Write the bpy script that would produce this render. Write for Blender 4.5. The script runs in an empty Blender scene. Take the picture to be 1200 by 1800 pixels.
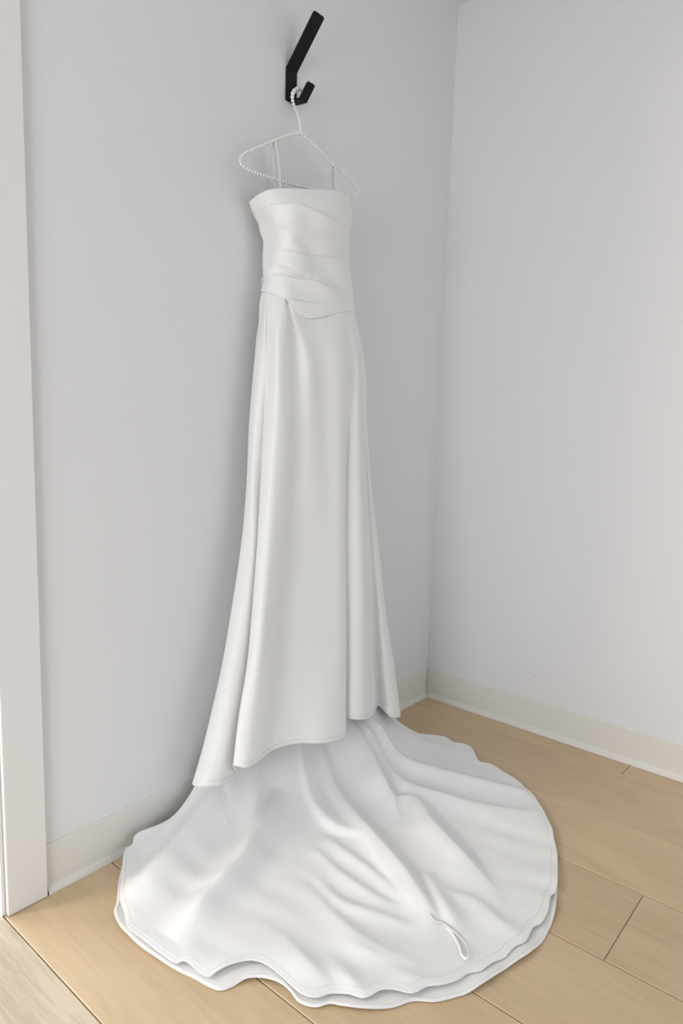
import bpy, bmesh, math, random
import numpy as np
from mathutils import Vector, Matrix

C = bpy.context.scene.collection
S = bpy.context.scene
random.seed(7)

# ---------------------------------------------------------------- measured data (metres, world space)
CAM = {"pos": [-2.12767, -1.33826, 1.0359], "right": [0.646433, -0.76244, 0.028454], "up": [0.082109, 0.106596, 0.990906], "fwd": [0.75854, 0.638218, -0.13151], "f": 1192.64}
SKIRT = [[[-0.9053, -0.053, 1.385], [-0.9362, -0.07, 1.3497], [-0.9425, -0.065, 1.3247], [-0.9346, -0.049, 1.286], [-0.9529, -0.05, 1.1729], [-0.9661, -0.05, 1.0317], [-0.976, -0.055, 0.8749], [-1.0117, -0.07, 0.6991], [-1.0581, -0.085, 0.5285], [-1.1038, -0.1, 0.3945], [-1.1586, -0.115, 0.2629], [-1.2035, -0.13, 0.186]], [[-0.9109, -0.063, 1.385], [-0.949, -0.08, 1.3224], [-0.9502, -0.074, 1.2821], [-0.968, -0.085, 1.1706], [-0.9835, -0.09, 1.0322], [-0.9932, -0.095, 0.879], [-1.014, -0.1, 0.7039], [-1.0592, -0.12, 0.5364], [-1.1031, -0.135, 0.4041], [-1.1494, -0.15, 0.2716], [-1.1914, -0.165, 0.1918]], [[-0.9079, -0.068, 1.385], [-0.9576, -0.094, 1.2797], [-0.9669, -0.1, 1.1702], [-0.9739, -0.1, 1.0326], [-0.9827, -0.1, 0.8789], [-1.0069, -0.115, 0.7052], [-1.0431, -0.135, 0.5363], [-1.0803, -0.15, 0.4018], [-1.1274, -0.165, 0.2688], [-1.1592, -0.175, 0.1837]], [[-0.9049, -0.073, 1.385], [-0.9462, -0.094, 1.2812], [-0.9621, -0.105, 1.1704], [-0.9625, -0.1, 1.0329], [-0.9674, -0.1, 0.8781], [-0.9747, -0.105, 0.6994], [-1.003, -0.12, 0.5243], [-1.029, -0.13, 0.3814], [-1.0632, -0.145, 0.2534], [-1.0912, -0.155, 0.173]], [[-0.9116, -0.088, 1.385], [-0.9539, -0.114, 1.2787], [-0.965, -0.12, 1.1697], [-0.969, -0.115, 1.033], [-0.988, -0.12, 0.8807], [-1.0196, -0.14, 0.7106], [-1.0496, -0.16, 0.5714], [-1.0807, -0.18, 0.4638], [-1.1234, -0.2, 0.3424], [-1.1465, -0.21, 0.2412]], [[-0.9377, -0.103, 1.385], [-0.9629, -0.139, 1.2757], [-0.9694, -0.15, 1.1684], [-0.9721, -0.15, 1.0337], [-0.9871, -0.155, 0.8835], [-1.015, -0.17, 0.7145], [-1.0462, -0.19, 0.577], [-1.0728, -0.205, 0.4682], [-1.1061, -0.22, 0.3431], [-1.1312, -0.23, 0.2369]], [[-0.9223, -0.103, 1.385], [-0.9412, -0.144, 1.2782], [-0.9388, -0.15, 1.1709], [-0.9423, -0.155, 1.0344], [-0.9534, -0.16, 0.8822], [-0.9768, -0.17, 0.7094], [-1.0037, -0.185, 0.5674], [-1.0272, -0.2, 0.4551], [-1.0577, -0.215, 0.3255], [-1.0874, -0.225, 0.2323]], [[-0.9078, -0.108, 1.385], [-0.8977, -0.124, 1.2853], [-0.8898, -0.135, 1.1754], [-0.8869, -0.14, 1.0352], [-0.8866, -0.14, 0.8772], [-0.9085, -0.15, 0.6974], [-0.9341, -0.165, 0.5491], [-0.9604, -0.18, 0.4325], [-0.996, -0.195, 0.2987], [-1.0188, -0.2, 0.2266]], [[-0.8741, -0.118, 1.385], [-0.8821, -0.144, 1.2859], [-0.8698, -0.155, 1.1764], [-0.8473, -0.15, 1.0361], [-0.8377, -0.15, 0.8756], [-0.8456, -0.155, 0.6898], [-0.8752, -0.175, 0.5392], [-0.9001, -0.19, 0.4194], [-0.925, -0.205, 0.3013], [-0.9362, -0.21, 0.2196]], [[-0.8216, -0.123, 1.385], [-0.8252, -0.149, 1.2929], [-0.8093, -0.15, 1.1815], [-0.785, -0.145, 1.0372], [-0.7752, -0.15, 0.8724], [-0.7802, -0.165, 0.6827], [-0.799, -0.185, 0.5259], [-0.8215, -0.205, 0.4027], [-0.8462, -0.225, 0.2823], [-0.8678, -0.235, 0.2035]], [[-0.7564, -0.123, 1.385], [-0.7685, -0.149, 1.3003], [-0.7525, -0.155, 1.186], [-0.731, -0.15, 1.0384], [-0.7319, -0.155, 0.8706], [-0.7388, -0.17, 0.678], [-0.7529, -0.19, 0.5176], [-0.7709, -0.21, 0.3908], [-0.7861, -0.225, 0.2792], [-0.8034, -0.235, 0.19]], [[-0.7281, -0.118, 1.385], [-0.7401, -0.144, 1.3044], [-0.7165, -0.15, 1.1891], [-0.6953, -0.14, 1.0389], [-0.6984, -0.145, 0.8681], [-0.7049, -0.16, 0.672], [-0.7176, -0.18, 0.5084], [-0.7345, -0.2, 0.3543], [-0.7496, -0.215, 0.2647], [-0.7577, -0.225, 0.1819]], [[-0.7132, -0.113, 1.385], [-0.7228, -0.139, 1.307], [-0.6843, -0.135, 1.1922], [-0.6675, -0.125, 1.0391], [-0.6768, -0.127, 0.8656], [-0.6906, -0.142, 0.6674], [-0.7021, -0.16, 0.5011], [-0.7164, -0.178, 0.3435], [-0.7247, -0.19, 0.266], [-0.727, -0.197, 0.2155]], [[-0.6992, -0.113, 1.385], [-0.7005, -0.134, 1.3103], [-0.6552, -0.125, 1.1949], [-0.6612, -0.13, 1.0393], [-0.6701, -0.14, 0.8663], [-0.6749, -0.16, 0.668], [-0.6913, -0.18, 0.5031], [-0.7107, -0.2, 0.3478], [-0.7217, -0.21, 0.2711], [-0.7277, -0.215, 0.218]], [[-0.6793, -0.108, 1.385], [-0.6755, -0.129, 1.3139], [-0.6414, -0.13, 1.1958], [-0.6435, -0.14, 1.0399], [-0.642, -0.15, 0.8657], [-0.6464, -0.17, 0.6658], [-0.655, -0.19, 0.4978], [-0.6719, -0.21, 0.34], [-0.6803, -0.22, 0.2614], [-0.6837, -0.225, 0.205]], [[-0.6579, -0.098, 1.385], [-0.6538, -0.119, 1.3175], [-0.6165, -0.12, 1.1982], [-0.598, -0.12, 1.0404], [-0.5843, -0.125, 0.8608], [-0.5788, -0.14, 0.6524], [-0.5773, -0.155, 0.4748], [-0.5733, -0.17, 0.3026], [-0.5635, -0.17, 0.2287], [-0.5598, -0.17, 0.1629]], [[-0.6495, -0.093, 1.385], [-0.6428, -0.114, 1.3193], [-0.5964, -0.11, 1.2001], [-0.5776, -0.11, 1.0406], [-0.5544, -0.11, 0.8581], [-0.5362, -0.12, 0.6437], [-0.5218, -0.13, 0.4583], [-0.5063, -0.135, 0.2751], [-0.5009, -0.14, 0.2198], [-0.4945, -0.14, 0.1603]], [[-0.6412, -0.088, 1.385], [-0.6343, -0.109, 1.3208], [-0.5912, -0.11, 1.2006], [-0.5723, -0.11, 1.0407], [-0.5526, -0.115, 0.8584], [-0.5296, -0.13, 0.6444], [-0.5198, -0.15, 0.4621], [-0.5069, -0.17, 0.2846], [-0.5043, -0.18, 0.2139], [-0.4975, -0.185, 0.14]], [[-0.6268, -0.078, 1.385], [-0.6196, -0.099, 1.3234], [-0.5722, -0.1, 1.2024], [-0.5542, -0.1, 1.0408], [-0.525, -0.1, 0.8558], [-0.4874, -0.11, 0.6624], [-0.463, -0.13, 0.4464], [-0.431, -0.145, 0.2855], [-0.4201, -0.155, 0.191], [-0.4059, -0.16, 0.1079]]]
BODICE = [[[-0.9465, -0.02, 1.5626], [-0.9311, -0.02, 1.5383], [-0.9175, -0.02, 1.5225], [-0.9187, -0.03, 1.499], [-0.9161, -0.04, 1.4751], [-0.9175, -0.04, 1.4476], [-0.9169, -0.04, 1.4135], [-0.9144, -0.04, 1.3864], [-0.9263, -0.045, 1.3537]], [[-0.9554, -0.04, 1.5661], [-0.9474, -0.05, 1.54], [-0.9319, -0.05, 1.5145], [-0.9267, -0.055, 1.4935], [-0.9205, -0.055, 1.472], [-0.9238, -0.055, 1.4443], [-0.9232, -0.055, 1.4105], [-0.9246, -0.055, 1.3831], [-0.9345, -0.06, 1.3496]], [[-0.9618, -0.075, 1.5711], [-0.9595, -0.085, 1.5377], [-0.943, -0.08, 1.5098], [-0.9322, -0.075, 1.4893], [-0.9279, -0.075, 1.4676], [-0.9312, -0.075, 1.4402], [-0.9306, -0.075, 1.4068], [-0.9339, -0.075, 1.3793], [-0.9417, -0.08, 1.3438]], [[-0.9522, -0.1, 1.578], [-0.9565, -0.115, 1.5396], [-0.952, -0.115, 1.5022], [-0.9381, -0.105, 1.4835], [-0.9328, -0.1, 1.463], [-0.9293, -0.095, 1.438], [-0.9305, -0.095, 1.4044], [-0.93, -0.095, 1.3778], [-0.934, -0.1, 1.339]], [[-0.919, -0.12, 1.5844], [-0.9361, -0.14, 1.5404], [-0.9351, -0.14, 1.5021], [-0.9265, -0.13, 1.4823], [-0.9229, -0.125, 1.4616], [-0.9143, -0.115, 1.4383], [-0.9154, -0.115, 1.4049], [-0.9146, -0.115, 1.3716], [-0.9184, -0.12, 1.3234]], [[-0.8667, -0.13, 1.595], [-0.8864, -0.15, 1.551], [-0.8852, -0.15, 1.5121], [-0.8813, -0.145, 1.49], [-0.8722, -0.135, 1.4709], [-0.8681, -0.13, 1.4455], [-0.8639, -0.125, 1.4131], [-0.8627, -0.125, 1.3724], [-0.8676, -0.13, 1.2915]], [[-0.8105, -0.135, 1.6076], [-0.8311, -0.155, 1.5639], [-0.8296, -0.155, 1.5241], [-0.8254, -0.15, 1.5016], [-0.8157, -0.14, 1.4821], [-0.8113, -0.135, 1.4562], [-0.8046, -0.13, 1.4235], [-0.8028, -0.13, 1.3749], [-0.8035, -0.135, 1.2996]], [[-0.751, -0.13, 1.6229], [-0.7657, -0.15, 1.5783], [-0.7561, -0.145, 1.5427], [-0.7537, -0.14, 1.519], [-0.7515, -0.135, 1.4963], [-0.7446, -0.13, 1.4701], [-0.7374, -0.125, 1.4365], [-0.7353, -0.125, 1.3864], [-0.7337, -0.13, 1.3208]], [[-0.7076, -0.12, 1.6277], [-0.7086, -0.13, 1.5916], [-0.707, -0.13, 1.5565], [-0.7069, -0.125, 1.5315], [-0.7023, -0.12, 1.5088], [-0.6951, -0.115, 1.482], [-0.6912, -0.115, 1.4462], [-0.6841, -0.115, 1.3958], [-0.6777, -0.12, 1.3338]], [[-0.6625, -0.1, 1.6285], [-0.6577, -0.105, 1.6011], [-0.6564, -0.105, 1.5751], [-0.6611, -0.1, 1.5454], [-0.6623, -0.1, 1.5201], [-0.655, -0.095, 1.4926], [-0.6425, -0.09, 1.4581], [-0.6302, -0.09, 1.4071], [-0.6269, -0.1, 1.3439]]]
CREASE = [{"p": [[-1.0348, -0.13, 1.5212], [-0.971, -0.13, 1.5372], [-0.9147, -0.13, 1.5475], [-0.865, -0.13, 1.5412], [-0.8129, -0.13, 1.5347], [-0.7474, -0.13, 1.5373], [-0.6972, -0.13, 1.5473]], "a": 0.013, "w": 0.04, "s": -1}, {"p": [[-1.0078, -0.13, 1.4806], [-0.9745, -0.13, 1.4398], [-0.9382, -0.13, 1.412], [-0.8968, -0.13, 1.3931], [-0.8394, -0.13, 1.3855]], "a": 0.022, "w": 0.04, "s": 1}, {"p": [[-0.9653, -0.13, 1.4429], [-0.8862, -0.13, 1.4406], [-0.7926, -0.13, 1.4508], [-0.6933, -0.13, 1.4629]], "a": 0.007, "w": 0.022, "s": 1}, {"p": [[-0.9936, -0.13, 1.3912], [-0.9604, -0.13, 1.3896], [-0.926, -0.13, 1.3866], [-0.8764, -0.13, 1.3832], [-0.8246, -0.13, 1.3852], [-0.79, -0.13, 1.3812], [-0.6901, -0.13, 1.3933]], "a": 0.009, "w": 0.026, "s": -1}, {"p": [[-0.978, -0.13, 1.341], [-0.9285, -0.13, 1.329], [-0.8687, -0.13, 1.3299], [-0.8057, -0.13, 1.3336], [-0.7396, -0.13, 1.352]], "a": 0.006, "w": 0.02, "s": -1}]
RIM = [[-1.1145, -0.03, 0.0407], [-1.1551, -0.03, 0.0374], [-1.2256, -0.03, 0.0488], [-1.2933, -0.03, 0.0545], [-1.2997, -0.03, 0.0359], [-1.3178, -0.03, 0.0348], [-1.3599, -0.0802, 0.007], [-1.4041, -0.1446, 0.007], [-1.4171, -0.1805, 0.007], [-1.4339, -0.2238, 0.007], [-1.4335, -0.2693, 0.007], [-1.4323, -0.3266, 0.007], [-1.4254, -0.3714, 0.007], [-1.4143, -0.3775, 0.007], [-1.4105, -0.3918, 0.007], [-1.4099, -0.4184, 0.007], [-1.4035, -0.442, 0.007], [-1.3858, -0.445, 0.007], [-1.3523, -0.4561, 0.007], [-1.3282, -0.4726, 0.007], [-1.3172, -0.497, 0.007], [-1.316, -0.5417, 0.007], [-1.3184, -0.5677, 0.007], [-1.3176, -0.5999, 0.007], [-1.3063, -0.6214, 0.007], [-1.2813, -0.6347, 0.007], [-1.2636, -0.6562, 0.007], [-1.2498, -0.6859, 0.007], [-1.2148, -0.6992, 0.007], [-1.2006, -0.7131, 0.007], [-1.1824, -0.7444, 0.007], [-1.1498, -0.7563, 0.007], [-1.1303, -0.7722, 0.007], [-1.0989, -0.7898, 0.007], [-1.0701, -0.7962, 0.007], [-1.0519, -0.8103, 0.007], [-1.0152, -0.8184, 0.007], [-0.9907, -0.8288, 0.007], [-0.9507, -0.832, 0.007], [-0.922, -0.8415, 0.007], [-0.8742, -0.8366, 0.007], [-0.8529, -0.8433, 0.007], [-0.8127, -0.8407, 0.007], [-0.7627, -0.8256, 0.007], [-0.7415, -0.8271, 0.007], [-0.6663, -0.8008, 0.007], [-0.589, -0.7655, 0.007], [-0.5495, -0.7407, 0.007], [-0.5168, -0.7229, 0.007], [-0.4632, -0.6794, 0.007], [-0.3958, -0.6127, 0.007], [-0.3555, -0.5536, 0.007], [-0.3401, -0.5042, 0.007], [-0.3194, -0.4425, 0.007], [-0.3299, -0.4111, 0.007], [-0.2622, -0.3409, 0.007], [-0.2624, -0.3097, 0.007], [-0.2749, -0.2852, 0.007], [-0.2607, -0.2419, 0.007], [-0.2862, -0.1913, 0.007], [-0.3295, -0.1339, 0.007], [-0.3463, -0.0921, 0.007], [-0.3204, -0.0444, 0.007], [-0.3354, -0.03, 0.0341]]
RIMLOW = [[-1.2933, -0.03, 0.053], [-1.3027, -0.03, 0.0359], [-1.3222, -0.03, 0.0355], [-1.3612, -0.0706, 0.003], [-1.4098, -0.1384, 0.003], [-1.4241, -0.1529, 0.003], [-1.4417, -0.2009, 0.003], [-1.4443, -0.2481, 0.003], [-1.4432, -0.2993, 0.003], [-1.4351, -0.3579, 0.003], [-1.4193, -0.417, 0.003], [-1.4136, -0.4481, 0.003], [-1.4041, -0.4737, 0.003], [-1.3864, -0.4829, 0.003], [-1.3619, -0.4911, 0.003], [-1.3411, -0.5102, 0.003], [-1.3259, -0.5414, 0.003], [-1.3241, -0.5734, 0.003], [-1.3287, -0.5993, 0.003], [-1.3155, -0.6272, 0.003], [-1.2946, -0.6425, 0.003], [-1.2839, -0.6614, 0.003], [-1.2614, -0.6953, 0.003], [-1.2274, -0.7278, 0.003], [-1.1879, -0.7484, 0.003], [-1.1626, -0.7782, 0.003], [-1.1304, -0.8003, 0.003], [-1.0944, -0.8198, 0.003], [-1.0449, -0.8343, 0.003], [-0.9968, -0.8453, 0.003], [-0.9477, -0.8587, 0.003], [-0.9087, -0.8636, 0.003], [-0.8467, -0.8595, 0.003], [-0.7976, -0.8498, 0.003], [-0.7335, -0.8279, 0.003], [-0.6606, -0.7987, 0.003]]
RIDGE = [{"p": [[-1.0819, -0.0953, 0.1132], [-1.1158, -0.0926, 0.1112], [-1.2259, -0.1164, 0.0691], [-1.3341, -0.1478, 0.0468], [-1.3981, -0.1549, 0.0182]], "h": [0.03, 0.045, 0.048, 0.038, 0.012], "wl": 0.045, "wr": 0.05}, {"p": [[-0.9573, -0.1249, 0.146], [-1.0342, -0.1655, 0.0995], [-1.1281, -0.2329, 0.0667]], "h": [0.02, 0.035, 0.0], "wl": 0.03, "wr": 0.018}, {"p": [[-0.9621, -0.1606, 0.0982], [-1.0408, -0.2059, 0.0809], [-1.1615, -0.2646, 0.0661], [-1.2644, -0.2917, 0.0558], [-1.3278, -0.3056, 0.0458], [-1.3656, -0.3123, 0.0282], [-1.3977, -0.315, 0.0142]], "h": [0.0, 0.035, 0.05, 0.046, 0.034, 0.016, 0.0], "wl": 0.04, "wr": 0.032}, {"p": [[-0.8492, -0.1491, 0.1624], [-0.88, -0.1926, 0.1008], [-0.913, -0.2606, 0.0623], [-0.9223, -0.3272, 0.0466], [-0.8975, -0.4052, 0.0447], [-0.931, -0.4747, 0.0365], [-0.9593, -0.5364, 0.0348], [-0.9899, -0.6116, 0.0314], [-1.0016, -0.6617, 0.0232]], "h": [0.012, 0.018, 0.02, 0.02, 0.018, 0.016, 0.014, 0.01, 0.004], "wl": 0.012, "wr": 0.05}, {"p": [[-0.7989, -0.1842, 0.1233], [-0.8306, -0.2547, 0.0723], [-0.8652, -0.3591, 0.0539], [-0.9055, -0.4717, 0.0471], [-0.9546, -0.5809, 0.0415], [-0.9912, -0.6561, 0.0274]], "h": [0.01, 0.018, 0.03, 0.032, 0.03, 0.018], "wl": 0.035, "wr": 0.022}, {"p": [[-0.6494, -0.1878, 0.1384], [-0.675, -0.2592, 0.1033], [-0.7109, -0.3192, 0.0807], [-0.729, -0.3643, 0.0549]], "h": [0.03, 0.045, 0.05, 0.03], "wl": 0.06, "wr": 0.014}, {"p": [[-0.729, -0.3643, 0.0549], [-0.6908, -0.4062, 0.0505], [-0.7457, -0.5027, 0.048], [-0.7939, -0.6136, 0.0392], [-0.812, -0.6713, 0.0253], [-0.832, -0.7144, 0.0152]], "h": [0.018, 0.03, 0.035, 0.03, 0.016, 0.005], "wl": 0.055, "wr": 0.022}, {"p": [[-0.6076, -0.1934, 0.1292], [-0.6418, -0.2839, 0.0739], [-0.6537, -0.3445, 0.0555], [-0.6146, -0.4479, 0.0412], [-0.5671, -0.5539, 0.0322], [-0.4817, -0.6645, 0.0172]], "h": [0.03, 0.03, 0.03, 0.028, 0.02, 0.008], "wl": 0.05, "wr": 0.022}, {"p": [[-0.5464, -0.192, 0.1184], [-0.5669, -0.2823, 0.0708], [-0.5185, -0.3721, 0.0479], [-0.454, -0.4926, 0.0308], [-0.4041, -0.597, 0.018]], "h": [0.03, 0.032, 0.03, 0.022, 0.008], "wl": 0.045, "wr": 0.022}, {"p": [[-0.9055, -0.5962, 0.0243], [-0.957, -0.6698, 0.0282], [-0.993, -0.7279, 0.0152]], "h": [0.01, 0.018, 0.006], "wl": 0.02, "wr": 0.025}, {"p": [[-0.9637, -0.3528, 0.0293], [-0.9704, -0.4469, 0.0262], [-0.9906, -0.5596, 0.0244], [-1.0058, -0.6446, 0.0231]], "h": [0.008, 0.012, 0.01, 0.004], "wl": 0.02, "wr": 0.02}, {"p": [[-1.0105, -0.3582, 0.0224], [-1.0276, -0.4434, 0.0216], [-1.0303, -0.5585, 0.0189], [-1.0073, -0.6168, 0.02]], "h": [0.004, 0.009, 0.008, 0.003], "wl": 0.02, "wr": 0.016}, {"p": [[-1.0726, -0.4182, 0.0151], [-1.0939, -0.4996, 0.0203], [-1.0725, -0.5753, 0.0186], [-1.0453, -0.6434, 0.0132]], "h": [0.003, 0.009, 0.008, 0.003], "wl": 0.02, "wr": 0.016}, {"p": [[-1.1075, -0.4125, 0.0146], [-1.1357, -0.5196, 0.0194], [-1.1451, -0.6025, 0.0195], [-1.1249, -0.6983, 0.0125]], "h": [0.003, 0.009, 0.009, 0.003], "wl": 0.03, "wr": 0.02}, {"p": [[-1.1624, -0.5578, 0.0177], [-1.1649, -0.6182, 0.0185], [-1.1465, -0.6598, 0.0161]], "h": [0.003, 0.007, 0.003], "wl": 0.02, "wr": 0.015}, {"p": [[-1.2485, -0.4828, 0.0162], [-1.2652, -0.5601, 0.0223], [-1.2772, -0.6213, 0.0143]], "h": [0.004, 0.01, 0.006], "wl": 0.04, "wr": 0.02}, {"p": [[-1.2217, -0.594, 0.014], [-1.2451, -0.6619, 0.0173], [-1.2478, -0.6905, 0.0141]], "h": [0.003, 0.008, 0.006], "wl": 0.03, "wr": 0.02}, {"p": [[-1.1591, -0.6826, 0.0135], [-1.154, -0.731, 0.0154], [-1.1403, -0.7598, 0.012]], "h": [0.003, 0.008, 0.006], "wl": 0.03, "wr": 0.02}, {"p": [[-0.9251, -0.6355, 0.0266], [-0.896, -0.7044, 0.0183], [-0.9171, -0.7829, 0.019], [-0.9243, -0.8312, 0.0115]], "h": [0.006, 0.008, 0.008, 0.003], "wl": 0.03, "wr": 0.02}, {"p": [[-1.0635, -0.1562, 0.078], [-1.1223, -0.1717, 0.0442], [-1.1652, -0.1813, 0.0327]], "h": [0.006, 0.008, 0.003], "wl": 0.02, "wr": 0.02}]
HANGARM = [[-0.8159, -0.0634, 1.7573], [-0.8645, -0.0559, 1.7342], [-0.9144, -0.0479, 1.7045], [-0.9623, -0.0398, 1.6747], [-0.981, -0.0366, 1.6621], [-0.9902, -0.035, 1.6495], [-0.9869, -0.0355, 1.6376], [-0.9696, -0.0385, 1.6316], [-0.9375, -0.0439, 1.6279], [-0.8791, -0.0532, 1.6276], [-0.8265, -0.0613, 1.6281], [-0.7525, -0.072, 1.6346], [-0.6937, -0.0801, 1.6386], [-0.6486, -0.086, 1.6404], [-0.6278, -0.0887, 1.6467], [-0.6199, -0.0897, 1.6604], [-0.625, -0.0892, 1.6769], [-0.6509, -0.086, 1.6895], [-0.6965, -0.0801, 1.7053], [-0.7464, -0.0734, 1.7287], [-0.7846, -0.068, 1.7458], [-0.8159, -0.0634, 1.7573]]
HANGHOOK = [[-0.8158, -0.0634, 1.7573], [-0.8087, -0.055, 1.7765], [-0.8041, -0.045, 1.7995], [-0.8068, -0.037, 1.8196], [-0.8115, -0.032, 1.8355], [-0.8119, -0.028, 1.8499], [-0.8061, -0.025, 1.865], [-0.792, -0.022, 1.8784], [-0.7743, -0.02, 1.886], [-0.7571, -0.02, 1.884], [-0.7481, -0.02, 1.8734], [-0.7455, -0.02, 1.8617], [-0.7397, -0.02, 1.8511]]
STRAP = [[[-0.933, -0.115, 1.579], [-0.9208, -0.1, 1.6097], [-0.9012, -0.075, 1.6594], [-0.8913, -0.056, 1.702], [-0.8936, -0.052, 1.7166], [-0.8925, -0.045, 1.7107], [-0.8753, -0.03, 1.6764], [-0.8628, -0.022, 1.6409], [-0.8521, -0.018, 1.6032]], [[-0.7349, -0.12, 1.6248], [-0.7211, -0.105, 1.6565], [-0.7073, -0.09, 1.6874], [-0.7023, -0.083, 1.7073], [-0.7013, -0.076, 1.7118], [-0.6905, -0.065, 1.7014], [-0.6668, -0.045, 1.6829], [-0.6459, -0.03, 1.6542]]]
TAPE = [[-1.0052, -0.6655, 0.0209], [-1.008, -0.6745, 0.0182], [-1.0044, -0.6835, 0.0145], [-0.999, -0.6939, 0.0131], [-1.0003, -0.7056, 0.0138], [-1.0051, -0.7234, 0.0124], [-1.0116, -0.7444, 0.0104], [-1.0187, -0.7616, 0.0096], [-1.0305, -0.7733, 0.0102], [-1.0444, -0.7794, 0.0104], [-1.0518, -0.7769, 0.01], [-1.0475, -0.7668, 0.0099], [-1.0324, -0.7529, 0.0095], [-1.0176, -0.7349, 0.01], [-1.0068, -0.7164, 0.0121], [-1.0029, -0.7045, 0.0121]]
MARK = [0.004, -0.4257, 0.1983]
LOOP = [[-0.9219, -0.05, 1.3882], [-0.923, -0.045, 1.3844], [-0.9248, -0.045, 1.3759], [-0.9217, -0.045, 1.3682], [-0.9215, -0.05, 1.3622]]

# ---------------------------------------------------------------- camera
cd = bpy.data.cameras.new('camera'); cam = bpy.data.objects.new('camera', cd); C.objects.link(cam)
r, u, f = Vector(CAM['right']), Vector(CAM['up']), Vector(CAM['fwd'])
M = Matrix((( r.x, u.x, -f.x, CAM['pos'][0]), (r.y, u.y, -f.y, CAM['pos'][1]), (r.z, u.z, -f.z, CAM['pos'][2]), (0, 0, 0, 1)))
cam.matrix_world = M
cd.sensor_fit = 'VERTICAL'; cd.sensor_height = 36.0; cd.lens = CAM['f'] / 1800 * 36
cd.clip_start = .02
S.camera = cam

# ---------------------------------------------------------------- light and exposure
W = bpy.data.worlds.new('world'); S.world = W; W.use_nodes = True
W.node_tree.nodes['Background'].inputs[0].default_value = (.62, .76, 1, 1)
W.node_tree.nodes['Background'].inputs[1].default_value = .15
def area(name, loc, target, sx, sy, power, col):
    l = bpy.data.lights.new(name, 'AREA'); l.shape = 'RECTANGLE'; l.size = sx; l.size_y = sy
    l.energy = power; l.color = col
    o = bpy.data.objects.new(name, l); C.objects.link(o); o.location = loc
    o.rotation_euler = (Vector(target) - Vector(loc)).to_track_quat('-Z', 'Y').to_euler()
    return o
area('window_light', (-3.59, -.9, .86), (0, -.9, .70), 1.2, 1.5, 33, (.955, .985, 1.0))
area('rear_window_light', (-1.2, -3.98, 1.0), (-1.2, 0, .90), 1.6, 1.5, 18, (.83, .93, 1.0))
area('hall_window_light', (-2.4, 1.98, 1.0), (-1.95, 0, .40), 1.2, 1.3, 63, (.79, .905, 1.0))
area('hall_high_window_light', (-3.59, 1.0, 1.9), (-1.6, 0, .40), .5, .5, 34, (1.0, .91, .81))
S.view_settings.view_transform = 'Standard'; S.view_settings.look = 'None'
S.view_settings.gamma = 1.0; S.view_settings.use_curve_mapping = False
S.view_settings.exposure = 0.0

# ---------------------------------------------------------------- materials
def mat(name, col, rough=.6, **kw):
    m = bpy.data.materials.new(name); m.use_nodes = True
    b = m.node_tree.nodes['Principled BSDF']
    b.inputs['Base Color'].default_value = (*col, 1); b.inputs['Roughness'].default_value = rough
    for k, x in kw.items(): b.inputs[k].default_value = x
    return m, b
def noise_bump(m, b, scale, strength, dist, stretch=(1, 1, 1), detail=3):
    nt = m.node_tree; N = nt.nodes; L = nt.links
    tc = N.new('ShaderNodeTexCoord'); mp = N.new('ShaderNodeMapping'); mp.inputs['Scale'].default_value = stretch
    n = N.new('ShaderNodeTexNoise'); n.inputs['Scale'].default_value = scale; n.inputs['Detail'].default_value = detail
    bp = N.new('ShaderNodeBump'); bp.inputs['Strength'].default_value = strength; bp.inputs['Distance'].default_value = dist
    L.new(tc.outputs['Object'], mp.inputs[0]); L.new(mp.outputs[0], n.inputs['Vector']); L.new(n.outputs[0], bp.inputs['Height'])
    L.new(bp.outputs[0], b.inputs['Normal'])
    return n
m_wall, b = mat('painted_wall', (.788, .784, .804), .75); noise_bump(m_wall, b, 260, .12, .002)
m_base, b = mat('vinyl_base', (.765, .745, .71), .5)
m_ceil, b = mat('ceiling_paint', (.80, .80, .80), .85); noise_bump(m_ceil, b, 150, .1, .002)
m_trim, b = mat('trim_paint', (.82, .80, .80), .42)
m_black, b = mat('black_powder_coat', (.003, .0045, .005), .6); b.inputs['Specular IOR Level'].default_value = .25; noise_bump(m_black, b, 900, .2, .0005)
m_pearl, b = mat('pearl', (.86, .85, .83), .16); b.inputs['Coat Weight'].default_value = .5; b.inputs['Coat Roughness'].default_value = .06
m_wire, b = mat('wire', (.55, .55, .53), .3, Metallic=1.0)
m_dark, b = mat('subfloor', (.10, .07, .045), .8)
m_print, b = mat('woven_print', (.42, .40, .38), .7)
m_scuff, b = mat('scuff', (.40, .40, .40), .8)

def fabric(name, col, rough, weave=1.0):
    m, b = mat(name, col, rough)
    b.inputs['Sheen Weight'].default_value = .15; b.inputs['Sheen Roughness'].default_value = .5
    nt = m.node_tree; N = nt.nodes; L = nt.links
    tc = N.new('ShaderNodeTexCoord')
    w = N.new('ShaderNodeTexNoise'); w.inputs['Scale'].default_value = 900; w.inputs['Detail'].default_value = 2
    w2 = N.new('ShaderNodeTexNoise'); w2.inputs['Scale'].default_value = 14; w2.inputs['Detail'].default_value = 4
    mp = N.new('ShaderNodeMapping'); mp.inputs['Scale'].default_value = (1, 1, .35)
    L.new(tc.outputs['Object'], w.inputs['Vector']); L.new(tc.outputs['Object'], mp.inputs[0]); L.new(mp.outputs[0], w2.inputs['Vector'])
    b1 = N.new('ShaderNodeBump'); b1.inputs['Strength'].default_value = .25 * weave; b1.inputs['Distance'].default_value = .0006
    b2 = N.new('ShaderNodeBump'); b2.inputs['Strength'].default_value = .16; b2.inputs['Distance'].default_value = .006
    L.new(w.outputs[0], b1.inputs['Height']); L.new(w2.outputs[0], b2.inputs['Height']); L.new(b1.outputs[0], b2.inputs['Normal'])
    L.new(b2.outputs[0], b.inputs['Normal'])
    return m
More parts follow.
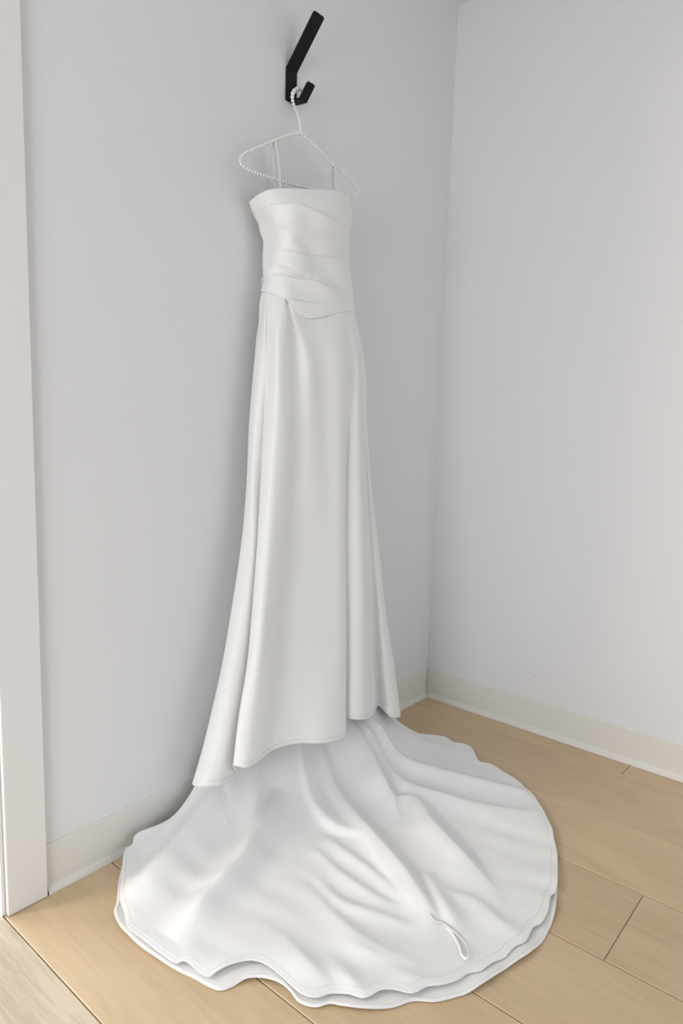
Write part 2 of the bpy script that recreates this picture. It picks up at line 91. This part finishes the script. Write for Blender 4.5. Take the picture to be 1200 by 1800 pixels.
m_dress = fabric('ivory_crepe', (.885, .877, .870), .52)
m_lining = fabric('ivory_lining', (.88, .865, .85), .45, .6)
m_satin = fabric('satin_ribbon', (.90, .885, .86), .35, .3)
m_strap = fabric('strap_ribbon', (.78, .77, .755), .5, .3)
m_thread, b = mat('stitch_thread', (.80, .78, .75), .6)

def wood(name, c1, c2, grain=1.0):
    m, b = mat(name, c1, .45)
    nt = m.node_tree; N = nt.nodes; L = nt.links
    tc = N.new('ShaderNodeTexCoord'); oi = N.new('ShaderNodeObjectInfo')
    add = N.new('ShaderNodeVectorMath'); add.operation = 'MULTIPLY_ADD'
    cmb = N.new('ShaderNodeCombineXYZ')
    for k in range(3): L.new(oi.outputs['Random'], cmb.inputs[k])
    L.new(cmb.outputs[0], add.inputs[0]); add.inputs[1].default_value = (37, 91, 13); L.new(tc.outputs['Object'], add.inputs[2])
    mp = N.new('ShaderNodeMapping'); mp.inputs['Scale'].default_value = (1, .07, 1)
    L.new(add.outputs[0], mp.inputs[0])
    n1 = N.new('ShaderNodeTexNoise'); n1.inputs['Scale'].default_value = 110; n1.inputs['Detail'].default_value = 5; n1.inputs['Roughness'].default_value = .6
    n1.inputs['Distortion'].default_value = .5
    L.new(mp.outputs[0], n1.inputs['Vector'])
    mp2 = N.new('ShaderNodeMapping'); mp2.inputs['Scale'].default_value = (1, .28, 1); L.new(add.outputs[0], mp2.inputs[0])
    n2 = N.new('ShaderNodeTexNoise'); n2.inputs['Scale'].default_value = 7; n2.inputs['Detail'].default_value = 3; n2.inputs['Distortion'].default_value = 1.2
    L.new(mp2.outputs[0], n2.inputs['Vector'])
    mx = N.new('ShaderNodeMath'); mx.operation = 'MULTIPLY_ADD'; mx.inputs[1].default_value = .45 * grain
    L.new(n1.outputs[0], mx.inputs[0])
    mm = N.new('ShaderNodeMath'); mm.operation = 'MULTIPLY_ADD'; mm.inputs[1].default_value = .75; mm.inputs[2].default_value = .225 - .225 * grain; L.new(n2.outputs[0], mm.inputs[0])
    L.new(mm.outputs[0], mx.inputs[2])
    cr = N.new('ShaderNodeValToRGB'); cr.color_ramp.elements[0].position = .30; cr.color_ramp.elements[1].position = .78
    cr.color_ramp.elements[0].color = (*c2, 1); cr.color_ramp.elements[1].color = (*c1, 1)
    L.new(mx.outputs[0], cr.inputs[0])
    hs = N.new('ShaderNodeHueSaturation')
    mr = N.new('ShaderNodeMapRange'); mr.inputs['To Min'].default_value = .95; mr.inputs['To Max'].default_value = 1.05
    L.new(oi.outputs['Random'], mr.inputs[0]); L.new(mr.outputs[0], hs.inputs['Value']); L.new(cr.outputs[0], hs.inputs['Color'])
    L.new(hs.outputs[0], b.inputs['Base Color'])
    bp = N.new('ShaderNodeBump'); bp.inputs['Strength'].default_value = .15; bp.inputs['Distance'].default_value = .0008
    L.new(n1.outputs[0], bp.inputs['Height']); L.new(bp.outputs[0], b.inputs['Normal'])
    return m
m_wood = wood('pale_oak', (.66, .50, .318), (.535, .39, .232), 1.5)
m_wood2 = wood('greyed_oak', (.67, .56, .42), (.46, .375, .275), 2.6)

# ---------------------------------------------------------------- helpers
def link(name, me, m=None, parent=None, smooth=False):
    o = bpy.data.objects.new(name, me); C.objects.link(o)
    if m and not me.materials: me.materials.append(m)
    if parent: o.parent = parent
    if smooth: me.polygons.foreach_set('use_smooth', [True] * len(me.polygons))
    return o
def box_bm(bm, x0, x1, y0, y1, z0, z1):
    g = bmesh.ops.create_cube(bm, size=1)
    bmesh.ops.scale(bm, vec=(x1 - x0, y1 - y0, z1 - z0), verts=g['verts'])
    bmesh.ops.translate(bm, vec=((x0 + x1) / 2, (y0 + y1) / 2, (z0 + z1) / 2), verts=g['verts'])
def boxes(name, L, m, parent=None, bevel=0, kind=None):
    bm = bmesh.new()
    for a in L: box_bm(bm, *a)
    if bevel: bmesh.ops.bevel(bm, geom=list(bm.edges), offset=bevel, segments=2, profile=.5, affect='EDGES')
    me = bpy.data.meshes.new(name); bm.to_mesh(me); bm.free()
    o = link(name, me, m, parent)
    if kind: o['kind'] = kind
    return o
def grid(name, P, m, parent=None, cyclic=False, thick=0, smooth=True, offset=0.0):
    P = np.asarray(P, float); nr, nc = P.shape[:2]
    i = np.arange(nr - 1)[:, None]; j = np.arange(nc if cyclic else nc - 1)[None, :]
    a = i * nc + j; b2 = i * nc + (j + 1) % nc
    F = np.stack([a, b2, b2 + nc, a + nc], -1).reshape(-1, 4)
    me = bpy.data.meshes.new(name); me.from_pydata(P.reshape(-1, 3).tolist(), [], F.tolist()); me.update()
    o = link(name, me, m, parent, smooth)
    if thick:
        s = o.modifiers.new('thickness', 'SOLIDIFY'); s.thickness = thick; s.offset = offset
    return o
def catmull(P, n_per=None, ts=None, alpha=.5, closed=False):
    """centripetal Catmull-Rom / Hermite through points P (k,3)"""
    P = np.asarray(P, float); k = len(P)
    d = np.maximum(np.linalg.norm(np.diff(P, axis=0), axis=1), 1e-6) ** alpha
    t = np.concatenate([[0], np.cumsum(d)])
    T = np.zeros_like(P)
    T[1:-1] = ((P[1:-1] - P[:-2]) / d[:-1, None] * d[1:, None] + (P[2:] - P[1:-1]) / d[1:, None] * d[:-1, None]) / (d[:-1] + d[1:])[:, None]
    T[0] = (P[1] - P[0]) / d[0]; T[-1] = (P[-1] - P[-2]) / d[-1]
    out = []
    for i in range(k - 1):
        s = np.linspace(0, 1, n_per, endpoint=False)[:, None]; h = d[i]
        out.append((2*s**3-3*s**2+1)*P[i] + (s**3-2*s**2+s)*h*T[i] + (-2*s**3+3*s**2)*P[i+1] + (s**3-s**2)*h*T[i+1])
    out.append(P[-1:]); return np.concatenate(out)
def resample(P, n):
    P = np.asarray(P, float); s = np.concatenate([[0], np.cumsum(np.linalg.norm(np.diff(P, axis=0), axis=1))])
    q = np.linspace(0, s[-1], n)
    return np.stack([np.interp(q, s, P[:, k]) for k in range(P.shape[1])], 1)
def seg_dist(X, Y, pts, vals=None):
    """distance, signed side (+ = left of travel), interpolated value along a polyline in a plane"""
    best = np.full(X.shape, 1e9); side = np.zeros(X.shape); val = np.zeros(X.shape); tt = np.zeros(X.shape)
    n = len(pts) - 1
    for i in range(n):
        (ax, ay), (bx, by) = pts[i], pts[i + 1]
        dx, dy = bx - ax, by - ay; L2 = dx * dx + dy * dy + 1e-12
        t = np.clip(((X - ax) * dx + (Y - ay) * dy) / L2, 0, 1)
        ex, ey = X - (ax + t * dx), Y - (ay + t * dy)
        d = np.hypot(ex, ey); s = np.sign(dx * (Y - ay) - dy * (X - ax))
        k = d < best - 1e-9
        lat = (dx * (Y - ay) - dy * (X - ax)) / math.sqrt(L2)
        best[k] = d[k]; side[k] = lat[k]; tt[k] = (i + t[k]) / n
        if vals is not None: val[k] = (vals[i] + (vals[i + 1] - vals[i]) * t)[k]
    return best, side, val, tt
def vnoise(X, Y, seed):
    """smooth sum-of-waves noise in about [-1,1]"""
    rg = np.random.RandomState(seed); o = np.zeros(X.shape)
    for _ in range(9):
        a = rg.uniform(0, 2 * np.pi); fq = rg.uniform(.5, 1.6); ph = rg.uniform(0, 6.28)
        o += np.sin((X * np.cos(a) + Y * np.sin(a)) * fq * 2 * np.pi + ph)
    return o / 4.0
def tube(name, P, rad, m, parent=None, n=8, closed=False):
    P = np.asarray(P, float); T = np.gradient(P, axis=0); T /= np.linalg.norm(T, axis=1)[:, None] + 1e-12
    nrm = np.cross(T[0], [0, 0, 1.]);
    if np.linalg.norm(nrm) < .1: nrm = np.cross(T[0], [1., 0, 0])
    rows = []
    for p, t in zip(P, T):
        nrm = nrm - t * nrm.dot(t); nrm /= np.linalg.norm(nrm); bn = np.cross(t, nrm)
        rows.append([p + rad * (math.cos(a) * nrm + math.sin(a) * bn) for a in np.linspace(0, 2 * np.pi, n, endpoint=False)])
    return grid(name, rows, m, parent, cyclic=True)
def empty(name, loc, label, cat):
    o = bpy.data.objects.new(name, None); C.objects.link(o); o.location = loc; o.empty_display_size = .1
    o['label'] = label; o['category'] = cat
    return o
def into(o, root):   # parent keeping world coordinates of mesh data
    o.parent = root; o.matrix_parent_inverse = Matrix.Translation(-Vector(root.location))
    return o

# ---------------------------------------------------------------- the room
H = 2.44; E = .006; X0 = -3.6; Y0 = -4.0; Y1 = 2.0; T = .12
DX0, DX1, DH = -2.45, -1.584, 2.06          # doorway in the left wall
boxes('wall_left', [(DX1, E + T, E, E + T, 0, H), (X0 - T, DX0, E, E + T, 0, H), (DX0, DX1, E, E + T, DH, H)], m_wall, kind='structure')
wall_right = boxes('wall_right', [(E, E + T, Y0 - T, Y1 + T, 0, H)], m_wall, kind='structure')
def wall_with_hole(name, axis, at, a0, a1, h0, h1, z0, z1):
    L = []
    lo, hi = (at - T, at)
    def b_(p, q, zz0, zz1): L.append((p, q, lo, hi, zz0, zz1) if axis == 'y' else (lo, hi, p, q, zz0, zz1))
    b_(a0, h0, 0, H); b_(h1, a1, 0, H); b_(h0, h1, 0, z0); b_(h0, h1, z1, H)
    boxes(name, L, m_wall, kind='structure')
wall_with_hole('wall_rear', 'y', Y0, X0, E, -2.05, -.35, .20, 1.80)
wall_with_hole('wall_opposite', 'x', X0, Y0 - T, E, -1.55, -.25, .06, 1.66)
wall_with_hole('wall_hall_side', 'x', X0, E + T, Y1, .72, 1.28, 1.62, 2.18)
wall_with_hole('wall_hall_end', 'y', Y1 + T, X0 - T, E, -3.05, -1.75, .30, 1.70)
boxes('ceiling', [(X0 - T, E + T, Y0 - T, Y1 + T, H, H + .1)], m_ceil, kind='structure')
m_glass, b = mat('window_glass', (1, 1, 1), .0); b.inputs['Transmission Weight'].default_value = 1
def window(name, x0, x1, y0, y1, z0, z1):
    w = .05; alongx = (x1 - x0) > (y1 - y0)
    if alongx: L = [(x0, x0 + w, y0, y1, z0, z1), (x1 - w, x1, y0, y1, z0, z1), (x0 + w, x1 - w, y0, y1, z0, z0 + w), (x0 + w, x1 - w, y0, y1, z1 - w, z1)]
    else: L = [(x0, x1, y0, y0 + w, z0, z1), (x0, x1, y1 - w, y1, z0, z1), (x0, x1, y0 + w, y1 - w, z0, z0 + w), (x0, x1, y0 + w, y1 - w, z1 - w, z1)]
    o = boxes(name, L, m_trim, kind='structure')
    c = [(x0 + x1) / 2, (y0 + y1) / 2]
    if alongx: g = (x0 + w, x1 - w, c[1] - .003, c[1] + .003, z0 + w, z1 - w)
    else: g = (c[0] - .003, c[0] + .003, y0 + w, y1 - w, z0 + w, z1 - w)
    boxes('pane', [g], m_glass, o)
window('window_1', -2.05, -.35, Y0 - T, Y0 - T + .04, .20, 1.80)
window('window_2', X0 - T, X0 - T + .04, -1.55, -.25, .06, 1.66)
window('window_3', -3.05, -1.75, Y1 + T - .04, Y1 + T, .30, 1.70)

window('window_4', X0 - T, X0 - T + .04, .72, 1.28, 1.62, 2.18)

# floor: a dark subfloor with every plank laid on it
floor = boxes('floor', [(X0 - T, E + T, Y0 - T, Y1 + T, -.05, -.010)], m_dark, kind='structure')
seams = [E, -.0825, -.344, -.600, -.852, -1.093, -1.338, -1.5816]
while seams[-1] > X0: seams.append(seams[-1] - .2495)
known = {0: [-.757], 3: [-.973]}
rg = random.Random(3)
g = .0011
for k in range(len(seams) - 1):
    a, b_ = seams[k + 1], seams[k]
    ys = known.get(k)
    if ys is None: ys = [rg.choice([-1.9, -2.15, -2.4, -1.75])]
    js = [ys[0]]
    while js[0] > Y0: js.insert(0, js[0] - 2.2)
    while js[-1] < Y1: js.append(js[-1] + 2.2)
    for p, q in zip(js[:-1], js[1:]):
        p, q = max(p, Y0), min(q, Y1)
        if q - p < .02: continue
        if a < X0: a = X0
        bm = bmesh.new(); box_bm(bm, a + g, b_ - g, p + g * .5, q - g * .5, -.010, 0)
        top = [e for e in bm.edges if all(v.co.z > -.001 for v in e.verts)]
        bmesh.ops.bevel(bm, geom=top, offset=.0014, segments=1, affect='EDGES')
        me = bpy.data.meshes.new('plank'); bm.to_mesh(me); bm.free()
        link('plank', me, m_wood2 if a < -1.6 and k in (7, 9) else m_wood, floor)

# coved base along both walls (profile with a flared toe)
hb = .1133
prof = [(0, 0), (.0105, 0), (.0108, .0015), (.0096, .006), (.0070, .012), (.0044, .017), (.0034, .022), (.0032, hb - .002), (.0026, hb), (0, hb)]
def cove(name, a, b2, axis):
    rows = []
    for t in (a, b2): rows.append([(t, E - d, z) if axis == 'x' else (E - d, t, z) for d, z in prof])
    o = grid(name, rows, m_base, smooth=False, cyclic=True); o['kind'] = 'structure'
    return o
cove('baseboard_left', -1.4895, E - .0105, 'x')
cove('baseboard_right', Y0, E, 'y')

# door casing, jamb
cas = boxes('trim_1', [(-1.5765, -1.4925, -.0065, E, .0015, DH + .09)], m_trim, bevel=.0016, kind='structure')
boxes('trim_2', [(DX0 - .085, -1.5765, -.0065, E, DH + .006, DH + .09)], m_trim, bevel=.0016, kind='structure')
boxes('trim_3', [(DX0 - .09, DX0 - .006, -.0065, E, .0015, DH + .006)], m_trim, bevel=.0016, kind='structure')
boxes('door_1', [(DX1 - .0, DX1 + .0, 0, 0, 0, 0)][:0] + [(-1.5845, -1.5780, .0045, E + T, .001, DH), (DX0 - .001, DX0 + .007, .0045, E + T, .001, DH), (DX0 + .007, -1.5845, .0045, E + T, DH - .006, DH)], m_trim, bevel=.001, kind='structure')

# tiny scuff on the right wall
bm = bmesh.new(); bmesh.ops.create_uvsphere(bm, u_segments=10, v_segments=6, radius=1)
me = bpy.data.meshes.new('scuff_mark'); bm.to_mesh(me); bm.free()
o = link('scuff_mark', me, m_scuff, wall_right); o.location = (E, MARK[1], MARK[2]); o.scale = (.0006, .0016, .0022)

# ---------------------------------------------------------------- coat hook
hook = empty('coat_hook', (-.785, E, 1.90), 'matte black metal wall hook with a long slanted upper arm', 'hook')
def bar(name, path, width, th, r_start, r_end, xc, parent):
    """flat steel bar following (y,z) path, corners of its ends rounded"""
    P = np.array(path, float)
    d = np.diff(P, axis=0); L = np.linalg.norm(d, axis=1); s = np.concatenate([[0], np.cumsum(L)]); tot = s[-1]
    q = set(np.linspace(0, r_start, 7)) | set(tot - np.linspace(0, r_end, 7)) | set(np.linspace(r_start, tot - r_end, 12))
    for x in s[1:-1]: q |= {x - .003, x - .0015, x, x + .0015, x + .003}
    q = np.array(sorted(q))
    # small bend radius
    cen = np.stack([np.interp(q, s, P[:, 0]), np.interp(q, s, P[:, 1])], 1)
    T_ = np.gradient(cen, q, axis=0); T_ /= np.linalg.norm(T_, axis=1)[:, None]
    Nn = np.stack([-T_[:, 1], T_[:, 0]], 1)
    rows = []
    for qq, c, n in zip(q, cen, Nn):
        w = width / 2
        if qq < r_start: w = width / 2 - r_start + math.sqrt(max(r_start**2 - (r_start - qq)**2, 0))
        if tot - qq < r_end: w = width / 2 - r_end + math.sqrt(max(r_end**2 - (r_end - (tot - qq))**2, 0))
        e = .0007; h = th / 2
        sec = [(-w, -h + e), (-w + e, -h), (w - e, -h), (w, -h + e), (w, h - e), (w - e, h), (-w + e, h), (-w, h - e)]
        rows.append([(xc + a, c[0] + n[0] * b2, c[1] + n[1] * b2) for a, b2 in sec])
    bm = bmesh.new(); V = [[bm.verts.new(p) for p in rw] for rw in rows]
    for i in range(len(V) - 1):
        for j in range(8): bm.faces.new((V[i][j], V[i][(j + 1) % 8], V[i + 1][(j + 1) % 8], V[i + 1][j]))
    bm.faces.new(V[0][::-1]); bm.faces.new(V[-1]); bmesh.ops.recalc_face_normals(bm, faces=bm.faces)
    me = bpy.data.meshes.new(name); bm.to_mesh(me); bm.free()
    return into(link(name, me, m_black), parent)
bar('upper_arm', [(.0030, 1.8560), (.0030, 1.934), (-.091, 2.0375)], .0377, .005, .004, .006, -.7853, hook)
bar('lower_prong', [(-.0001, 1.8565), (-.035, 1.8535), (-.064, 1.8870)], .0275, .005, .002, .006, -.7800, hook)

# ---------------------------------------------------------------- pearl hanger
hanger = empty('beaded_hanger', tuple(HANGHOOK[0]), 'clothes hanger strung with white pearl beads, hung on the black hook', 'hanger')
arm = resample(catmull(HANGARM, 12), 600); hk = resample(catmull(HANGHOOK, 12), 300)
into(tube('wire', arm, .0011, m_wire), hanger)
into(tube('hook_wire', hk, .0012, m_wire), hanger)
bm = bmesh.new(); bmesh.ops.create_uvsphere(bm, u_segments=14, v_segments=10, radius=1)
bead_me = bpy.data.meshes.new('bead'); bm.to_mesh(bead_me); bm.free(); bead_me.materials.append(m_pearl)
bead_me.polygons.foreach_set('use_smooth', [True] * len(bead_me.polygons))
def beads(P, radf, end_gap=0, gap=1.12):
    s = np.concatenate([[0], np.cumsum(np.linalg.norm(np.diff(P, axis=0), axis=1))]); q = .002; tot = s[-1] - end_gap
    while q < tot:
        rad = radf(q / s[-1]); q += rad
        p = [np.interp(q, s, P[:, k]) for k in range(3)]
        o = bpy.data.objects.new('bead', bead_me); C.objects.link(o)
        o.parent = hanger; o.location = Vector(p) - Vector(HANGHOOK[0]); o.scale = (rad,) * 3
        q += rad * gap
beads(arm, lambda t: .0039)
beads(hk, lambda t: .0034 if t < .35 else (.0036 + .0024 * min(1, (t - .35) / .2) if t < .75 else .0058 - .003 * min(1, (t - .75) / .12)), .008)
tip = into(tube('hook_tip', [hk[-9], hk[-5], hk[-1]], .0019, m_wire), hanger)

# ---------------------------------------------------------------- the dress
dress = empty('wedding_dress', (-.85, -.10, .0), 'ivory strapless draped wedding dress hanging from the pearl hanger, long train spread on floor', 'dress')

# bodice
NB = 150
br = [resample(catmull(p, 14), NB) for p in BODICE]
Rt, Lf = br[-1], br[0]
def boff(R, dx, y): Q = R.copy(); Q[:, 0] += dx; Q[:, 1] = y; return Q
b1 = boff(Rt, -.012, -.045); b2_ = boff(Rt, -.06, -.018); b3 = boff(Lf, .06, -.012)
bm_ = [b2_ * (1 - t) + b3 * t for t in (.33, .66)]
ring = np.stack(br + [b1, b2_] + bm_ + [b3], 1)
rows = []
for i in range(NB):
    Pn = np.concatenate([ring[i, -2:], ring[i], ring[i, :2]])
    rows.append(catmull(Pn, 20)[40:40 + 20 * ring.shape[1]])
rows = np.array(rows)
for _ in range(10): rows = (np.roll(rows, 1, 1) + 2 * rows + np.roll(rows, -1, 1)) / 4
nf = 20 * len(BODICE) - 20
X, Z = rows[:, :nf, 0], rows[:, :nf, 2]
D = np.zeros(X.shape)
for c in CREASE:
    pts = [(p[0], p[2]) for p in c['p']]
    pts = [tuple(q) for q in resample(np.array(pts), 24)]
    d, s, _, t = seg_dist(X, Z, pts)
    s = s * c['s']
    fade = np.clip(t / .12, 0, 1) * np.clip((1 - t) / .25, 0, 1)
    hi = np.exp(-d / c['w']); lo_ = .35 * np.exp(-(d / .006))
    D += c['a'] * fade * np.where(s > 0, hi, 0) * (1 - np.exp(-(d / .0022)) * .5) - np.where(s <= 0, c['a'] * .0 * lo_, 0)
D += .0016 * vnoise(X * 9 + Z * 5, Z * 9, 11)
# soft diagonal drape
D += .004 * np.sin((Z * 1.0 + X * .55) * 62) * np.exp(-((Z - 1.40) / .07) ** 2)
edge = np.sin(np.linspace(0, np.pi, nf))[None, :] ** .5
rows[:, :nf, 1] -= D * edge + .004 * edge
brows = rows.copy()
into(grid('bodice', rows, m_dress, cyclic=True, thick=.0022), dress)

# skirt: closed sleeve through vertical rails, doubled back at the two long folds
NR = 220
def rail_rows(pts, n):
    P = catmull(pts, 14); z = P[:, 2]
    return resample(P, n)
rails = [rail_rows(p, NR) for p in SKIRT]
Rt, Lf = rails[-1], rails[0]
def off(R, dx, dy0, dy1, zend):
    Q = R.copy(); t = np.linspace(0, 1, NR)
    Q[:, 0] += dx * t; Q[:, 1] = dy0 + (dy1 - dy0) * t
    z0 = Q[0, 2]; Q[:, 2] = z0 + (zend - z0) * (z0 - R[:, 2]) / (z0 - R[-1, 2])
    return Q
rb1 = off(Rt, -.012, -.05, -.115, .115); rb2 = off(Rt, -.10, -.03, -.05, .13)
lb0 = off(Lf, .048, -.030, -.095, float(Lf[-1, 2])); lb1 = off(Lf, .12, -.025, -.05, .20)
mids = [rb2 * (1 - t) + lb1 * t for t in (.33, .66)]
for q in mids: q[:, 1] = -.022
ring = rails + [rb1, rb2] + mids + [lb1, lb0]
ring = np.stack(ring, 1)                              # NR x rails x 3
rows = []
for i in range(NR):
    Pn = np.concatenate([ring[i, -2:], ring[i], ring[i, :2]])
    c = catmull(Pn, 10, alpha=.5)
    rows.append(c[20: 20 + 10 * ring.shape[1]])
rows = np.array(rows)
# relax along the rows slightly so rail joints do not read as creases
for _ in range(3): rows = (np.roll(rows, 1, 1) + 2 * rows + np.roll(rows, -1, 1)) / 4
for _ in range(20): rows[1:-1] = (rows[:-2] + 2 * rows[1:-1] + rows[2:]) / 4
rows[..., 1] += .0012 * vnoise(rows[..., 0] * 7, rows[..., 2] * 2.2, 5)
# the top edge of the skirt is sewn just inside the lower edge of the bodice
hr = brows[-4]; c0 = np.array([-.80, -.070])
def azim(q): return np.arctan2((q[:, 1] - c0[1]) * 3.2, q[:, 0] - c0[0])
ah = azim(hr); o_ = np.argsort(ah)
ah3 = np.concatenate([ah[o_] - 2 * np.pi, ah[o_], ah[o_] + 2 * np.pi]); hr3 = np.concatenate([hr[o_]] * 3)
ztop = 1.33
new = np.zeros_like(rows)
for j in range(rows.shape[1]):
    col = rows[:, j]
    p_ = np.array([[np.interp(1.335, col[::-1, 2], col[::-1, k]) for k in range(3)]])
    az = azim(p_)[0]
    Q = np.array([np.interp(az, ah3, hr3[:, k]) for k in range(3)])
    inw = c0 - Q[:2]; Q[:2] += inw / np.linalg.norm(inw) * .0065; Q[2] += .004
    zs = np.linspace(Q[2], col[-1, 2], NR)
    s_ = np.stack([np.interp(zs, col[::-1, 2], col[::-1, k]) for k in range(3)], 1)
    dl = Q - s_[0]; w_ = np.clip(1 - (Q[2] - zs) / .13, 0, 1); w_ = w_ ** 2 * (3 - 2 * w_)
    new[:, j] = s_ + w_[:, None] * dl
rows = new
into(grid('skirt', rows, m_dress, cyclic=True, thick=.0014), dress)
hemr = rows[-1].copy(); hem2 = rows[-3].copy()
hs = hem2.copy(); hs[:, 1] -= .0012
nv = 10 * len(SKIRT)
into(tube('hem_stitching', hs[:nv - 8], .00035, m_thread, n=5), dress)

# straps, side loop
def ribbon(name, path, wdir, width, m, n=80, th=.0006, twist=None):
    P = resample(catmull(path, 10), n); T_ = np.gradient(P, axis=0); T_ /= np.linalg.norm(T_, axis=1)[:, None]
    rows = []
    for i, (p, t) in enumerate(zip(P, T_)):
        w = np.array(wdir[i * len(wdir) // n] if isinstance(wdir, list) else wdir, float)
        w = w - t * w.dot(t); w /= np.linalg.norm(w)
        rows.append([p - w * width / 2, p - w * width / 4, p, p + w * width / 4, p + w * width / 2])
    return grid(name, rows, m, thick=th)
for s_ in STRAP: into(ribbon('strap', s_, (1, -.35, 0), .0055, m_strap), dress)
into(tube('side_loop', resample(catmull(LOOP, 8), 30), .0011, m_satin), dress)

# train: from inside the skirt down the wall side and out over the floor
NT, NS = 620, 230
rim = resample(catmull(RIM, 6), NT)
tau = np.linspace(0, 1, NT)
top = np.stack([-1.045 + .60 * tau, -.045 - .03 * np.sin(np.pi * tau), np.full(NT, .30)], 1)
def make_surface(rim, top, ns):
    s = np.linspace(0, 1, ns)[:, None, None] ** 1.0
    P = top[None] * (1 - s) + rim[None] * s
    s2 = s[..., 0]
    r_ = np.hypot(P[..., 0] - top[None, :, 0], P[..., 1] - top[None, :, 1])
    fall = np.minimum(np.exp(-(r_ / .115) ** 1.15), 1) * (1 - s2 ** 2)
    fall = np.minimum(fall, (1 - s2) ** .9)
    P[..., 2] = rim[None, :, 2] * s2 ** 3 + (top[0, 2] - .012) * fall + .012 * (1 - s2 ** 2)
    return P, s2
P, s2 = make_surface(rim, top, NS)
X, Y = P[..., 0].copy(), P[..., 1].copy()
Hh = np.zeros(X.shape)
for q in RIDGE:
    pts = [(a, b3_) for a, b3_, _ in q['p']]
    cc = catmull(np.array([[a, b4, h] for (a, b4), h in zip(pts, q['h'])]), 8)
    d, s, h, t = seg_dist(X, Y, [tuple(x[:2]) for x in cc], list(cc[:, 2]))
    # travel goes away from the wall: the left of travel is the right of the picture
    m_ = np.clip(s / .016, -1, 1) * .5 + .5; m_ = m_ * m_ * (3 - 2 * m_)
    w = q['wl'] + (q['wr'] - q['wl']) * m_
    Hh += np.maximum(h, 0) ** 2.5 * np.exp(-2.5 * (d / w) ** 1.7)
Hh = Hh ** .4
Hh *= 1 - .75 * np.clip((s2 - .93) / .07, 0, 1) ** 2
rimw = np.clip((s2 - .80) / .20, 0, 1) ** 2
wav = np.clip(vnoise(rim[:, 0] * 5, rim[:, 1] * 5, 3), -.6, 1) + .6
P[..., 2] += Hh + rimw * .0032 * wav[None] + .0016 * (vnoise(X * 4, Y * 4, 21) + 1) * np.clip(s2 * 3, 0, 1) \
    + .0011 * (vnoise(X * 14 + Y * 6, Y * 5, 8) + 1) * np.clip(s2 * 3 - .6, 0, 1)
P[..., 2] = np.maximum(P[..., 2], .0055)
P[..., 1] = np.minimum(P[..., 1], -.012)
for _ in range(2): P[1:-1, 1:-1, 2] = (P[1:-1, :-2, 2] + P[1:-1, 2:, 2] + P[:-2, 1:-1, 2] + P[2:, 1:-1, 2] + 2 * P[1:-1, 1:-1, 2]) / 6
into(grid('train', P, m_dress, thick=.0014), dress)
# stitched hem line one centimetre inside the edge
cen = np.array([-.85, -.35])
def inset(L, dist, dz):
    v = L[:, :2] - cen; n = v / np.linalg.norm(v, axis=1)[:, None]
    Q = L.copy(); Q[:, :2] -= n * dist; Q[:, 2] += dz; return Q
ks = int((NS - 1) * .982)
into(tube('hem_stitching', P[ks, 30:-30] + np.array([0, 0, .0009]), .0005, m_thread, n=5), dress)

# lower hem layer peeking out beyond the upper one
low = resample(catmull(RIMLOW, 6), 480)
rws = []
for k, f_ in enumerate(np.linspace(0, 1, 14)):
    Q = inset(low, .09 * f_, 0)
    wv = np.clip(vnoise(low[:, 0] * 6, low[:, 1] * 6, 9), -.5, 1) + .5
    Q[:, 2] = .0025 + .006 * wv * (1 - f_) ** 2
    Q[:, 2] = np.minimum(Q[:, 2], .009)
    Q[:, 1] = np.minimum(Q[:, 1], -.012)
    rws.append(Q)
into(grid('lower_hem', rws, m_lining, thick=.001), dress)
into(tube('hem_stitching', rws[1] + np.array([0, 0, .0008]), .0004, m_thread, n=5), dress)

# wrist loop (woven tape) lying on the train
def zon(x, y):
    d = (X - x) ** 2 + (Y - y) ** 2; i = np.unravel_index(np.argmin(d), d.shape); return P[i][2]
tp = resample(catmull(TAPE, 8), 110)
prof_z = np.array([zon(p[0], p[1]) for p in tp])
k_ = np.ones(9) / 9; prof_z = np.convolve(np.pad(prof_z, 4, 'edge'), k_, 'valid')
t = np.linspace(0, 1, 110)
tp[:, 2] = prof_z + .0035 + .005 * np.sin(np.pi * t) ** 2
rows = []
T_ = np.gradient(tp, axis=0); T_ /= np.linalg.norm(T_, axis=1)[:, None]
for i, (p, tt) in enumerate(zip(tp, T_)):
    tw = np.clip((t[i] - .3) / .2, 0, 1) * .6
    side = np.cross(tt, [0, 0, 1.]); side /= np.linalg.norm(side)
    w = side * math.cos(tw) + np.array([0, 0, 1.]) * math.sin(tw)
    hw = .0030 + .0014 * float(np.clip(1 - t[i] / .25, 0, 1))
    rows.append([p - w * hw, p, p + w * hw])
tape = into(grid('wrist_loop', rows, m_satin, thick=.0007), dress)
tape['label'] = 'narrow satin wrist loop with tiny woven lettering'
# woven lettering: rows of small stroke marks, too small in the picture to be read
bm = bmesh.new()
for i in range(5, 26, 2):
    a = Vector(rows[i][0]); c = Vector(rows[i][2]); d_ = Vector(rows[i + 1][1]) - Vector(rows[i][1]); d_.normalize()
    mid = (a + c) / 2 + Vector((0, 0, .0009)); w = (c - a).normalized()
    hgt = .0011 if i % 3 else .0016
    q = [mid - w * hgt - d_ * .0004, mid + w * hgt - d_ * .0004, mid + w * hgt + d_ * .0004, mid - w * hgt + d_ * .0004]
    bm.faces.new([bm.verts.new(x) for x in q])
me = bpy.data.meshes.new('lettering'); bm.to_mesh(me); bm.free()
o = link('lettering', me, m_print); o.parent = tape; o['kind'] = 'stuff'
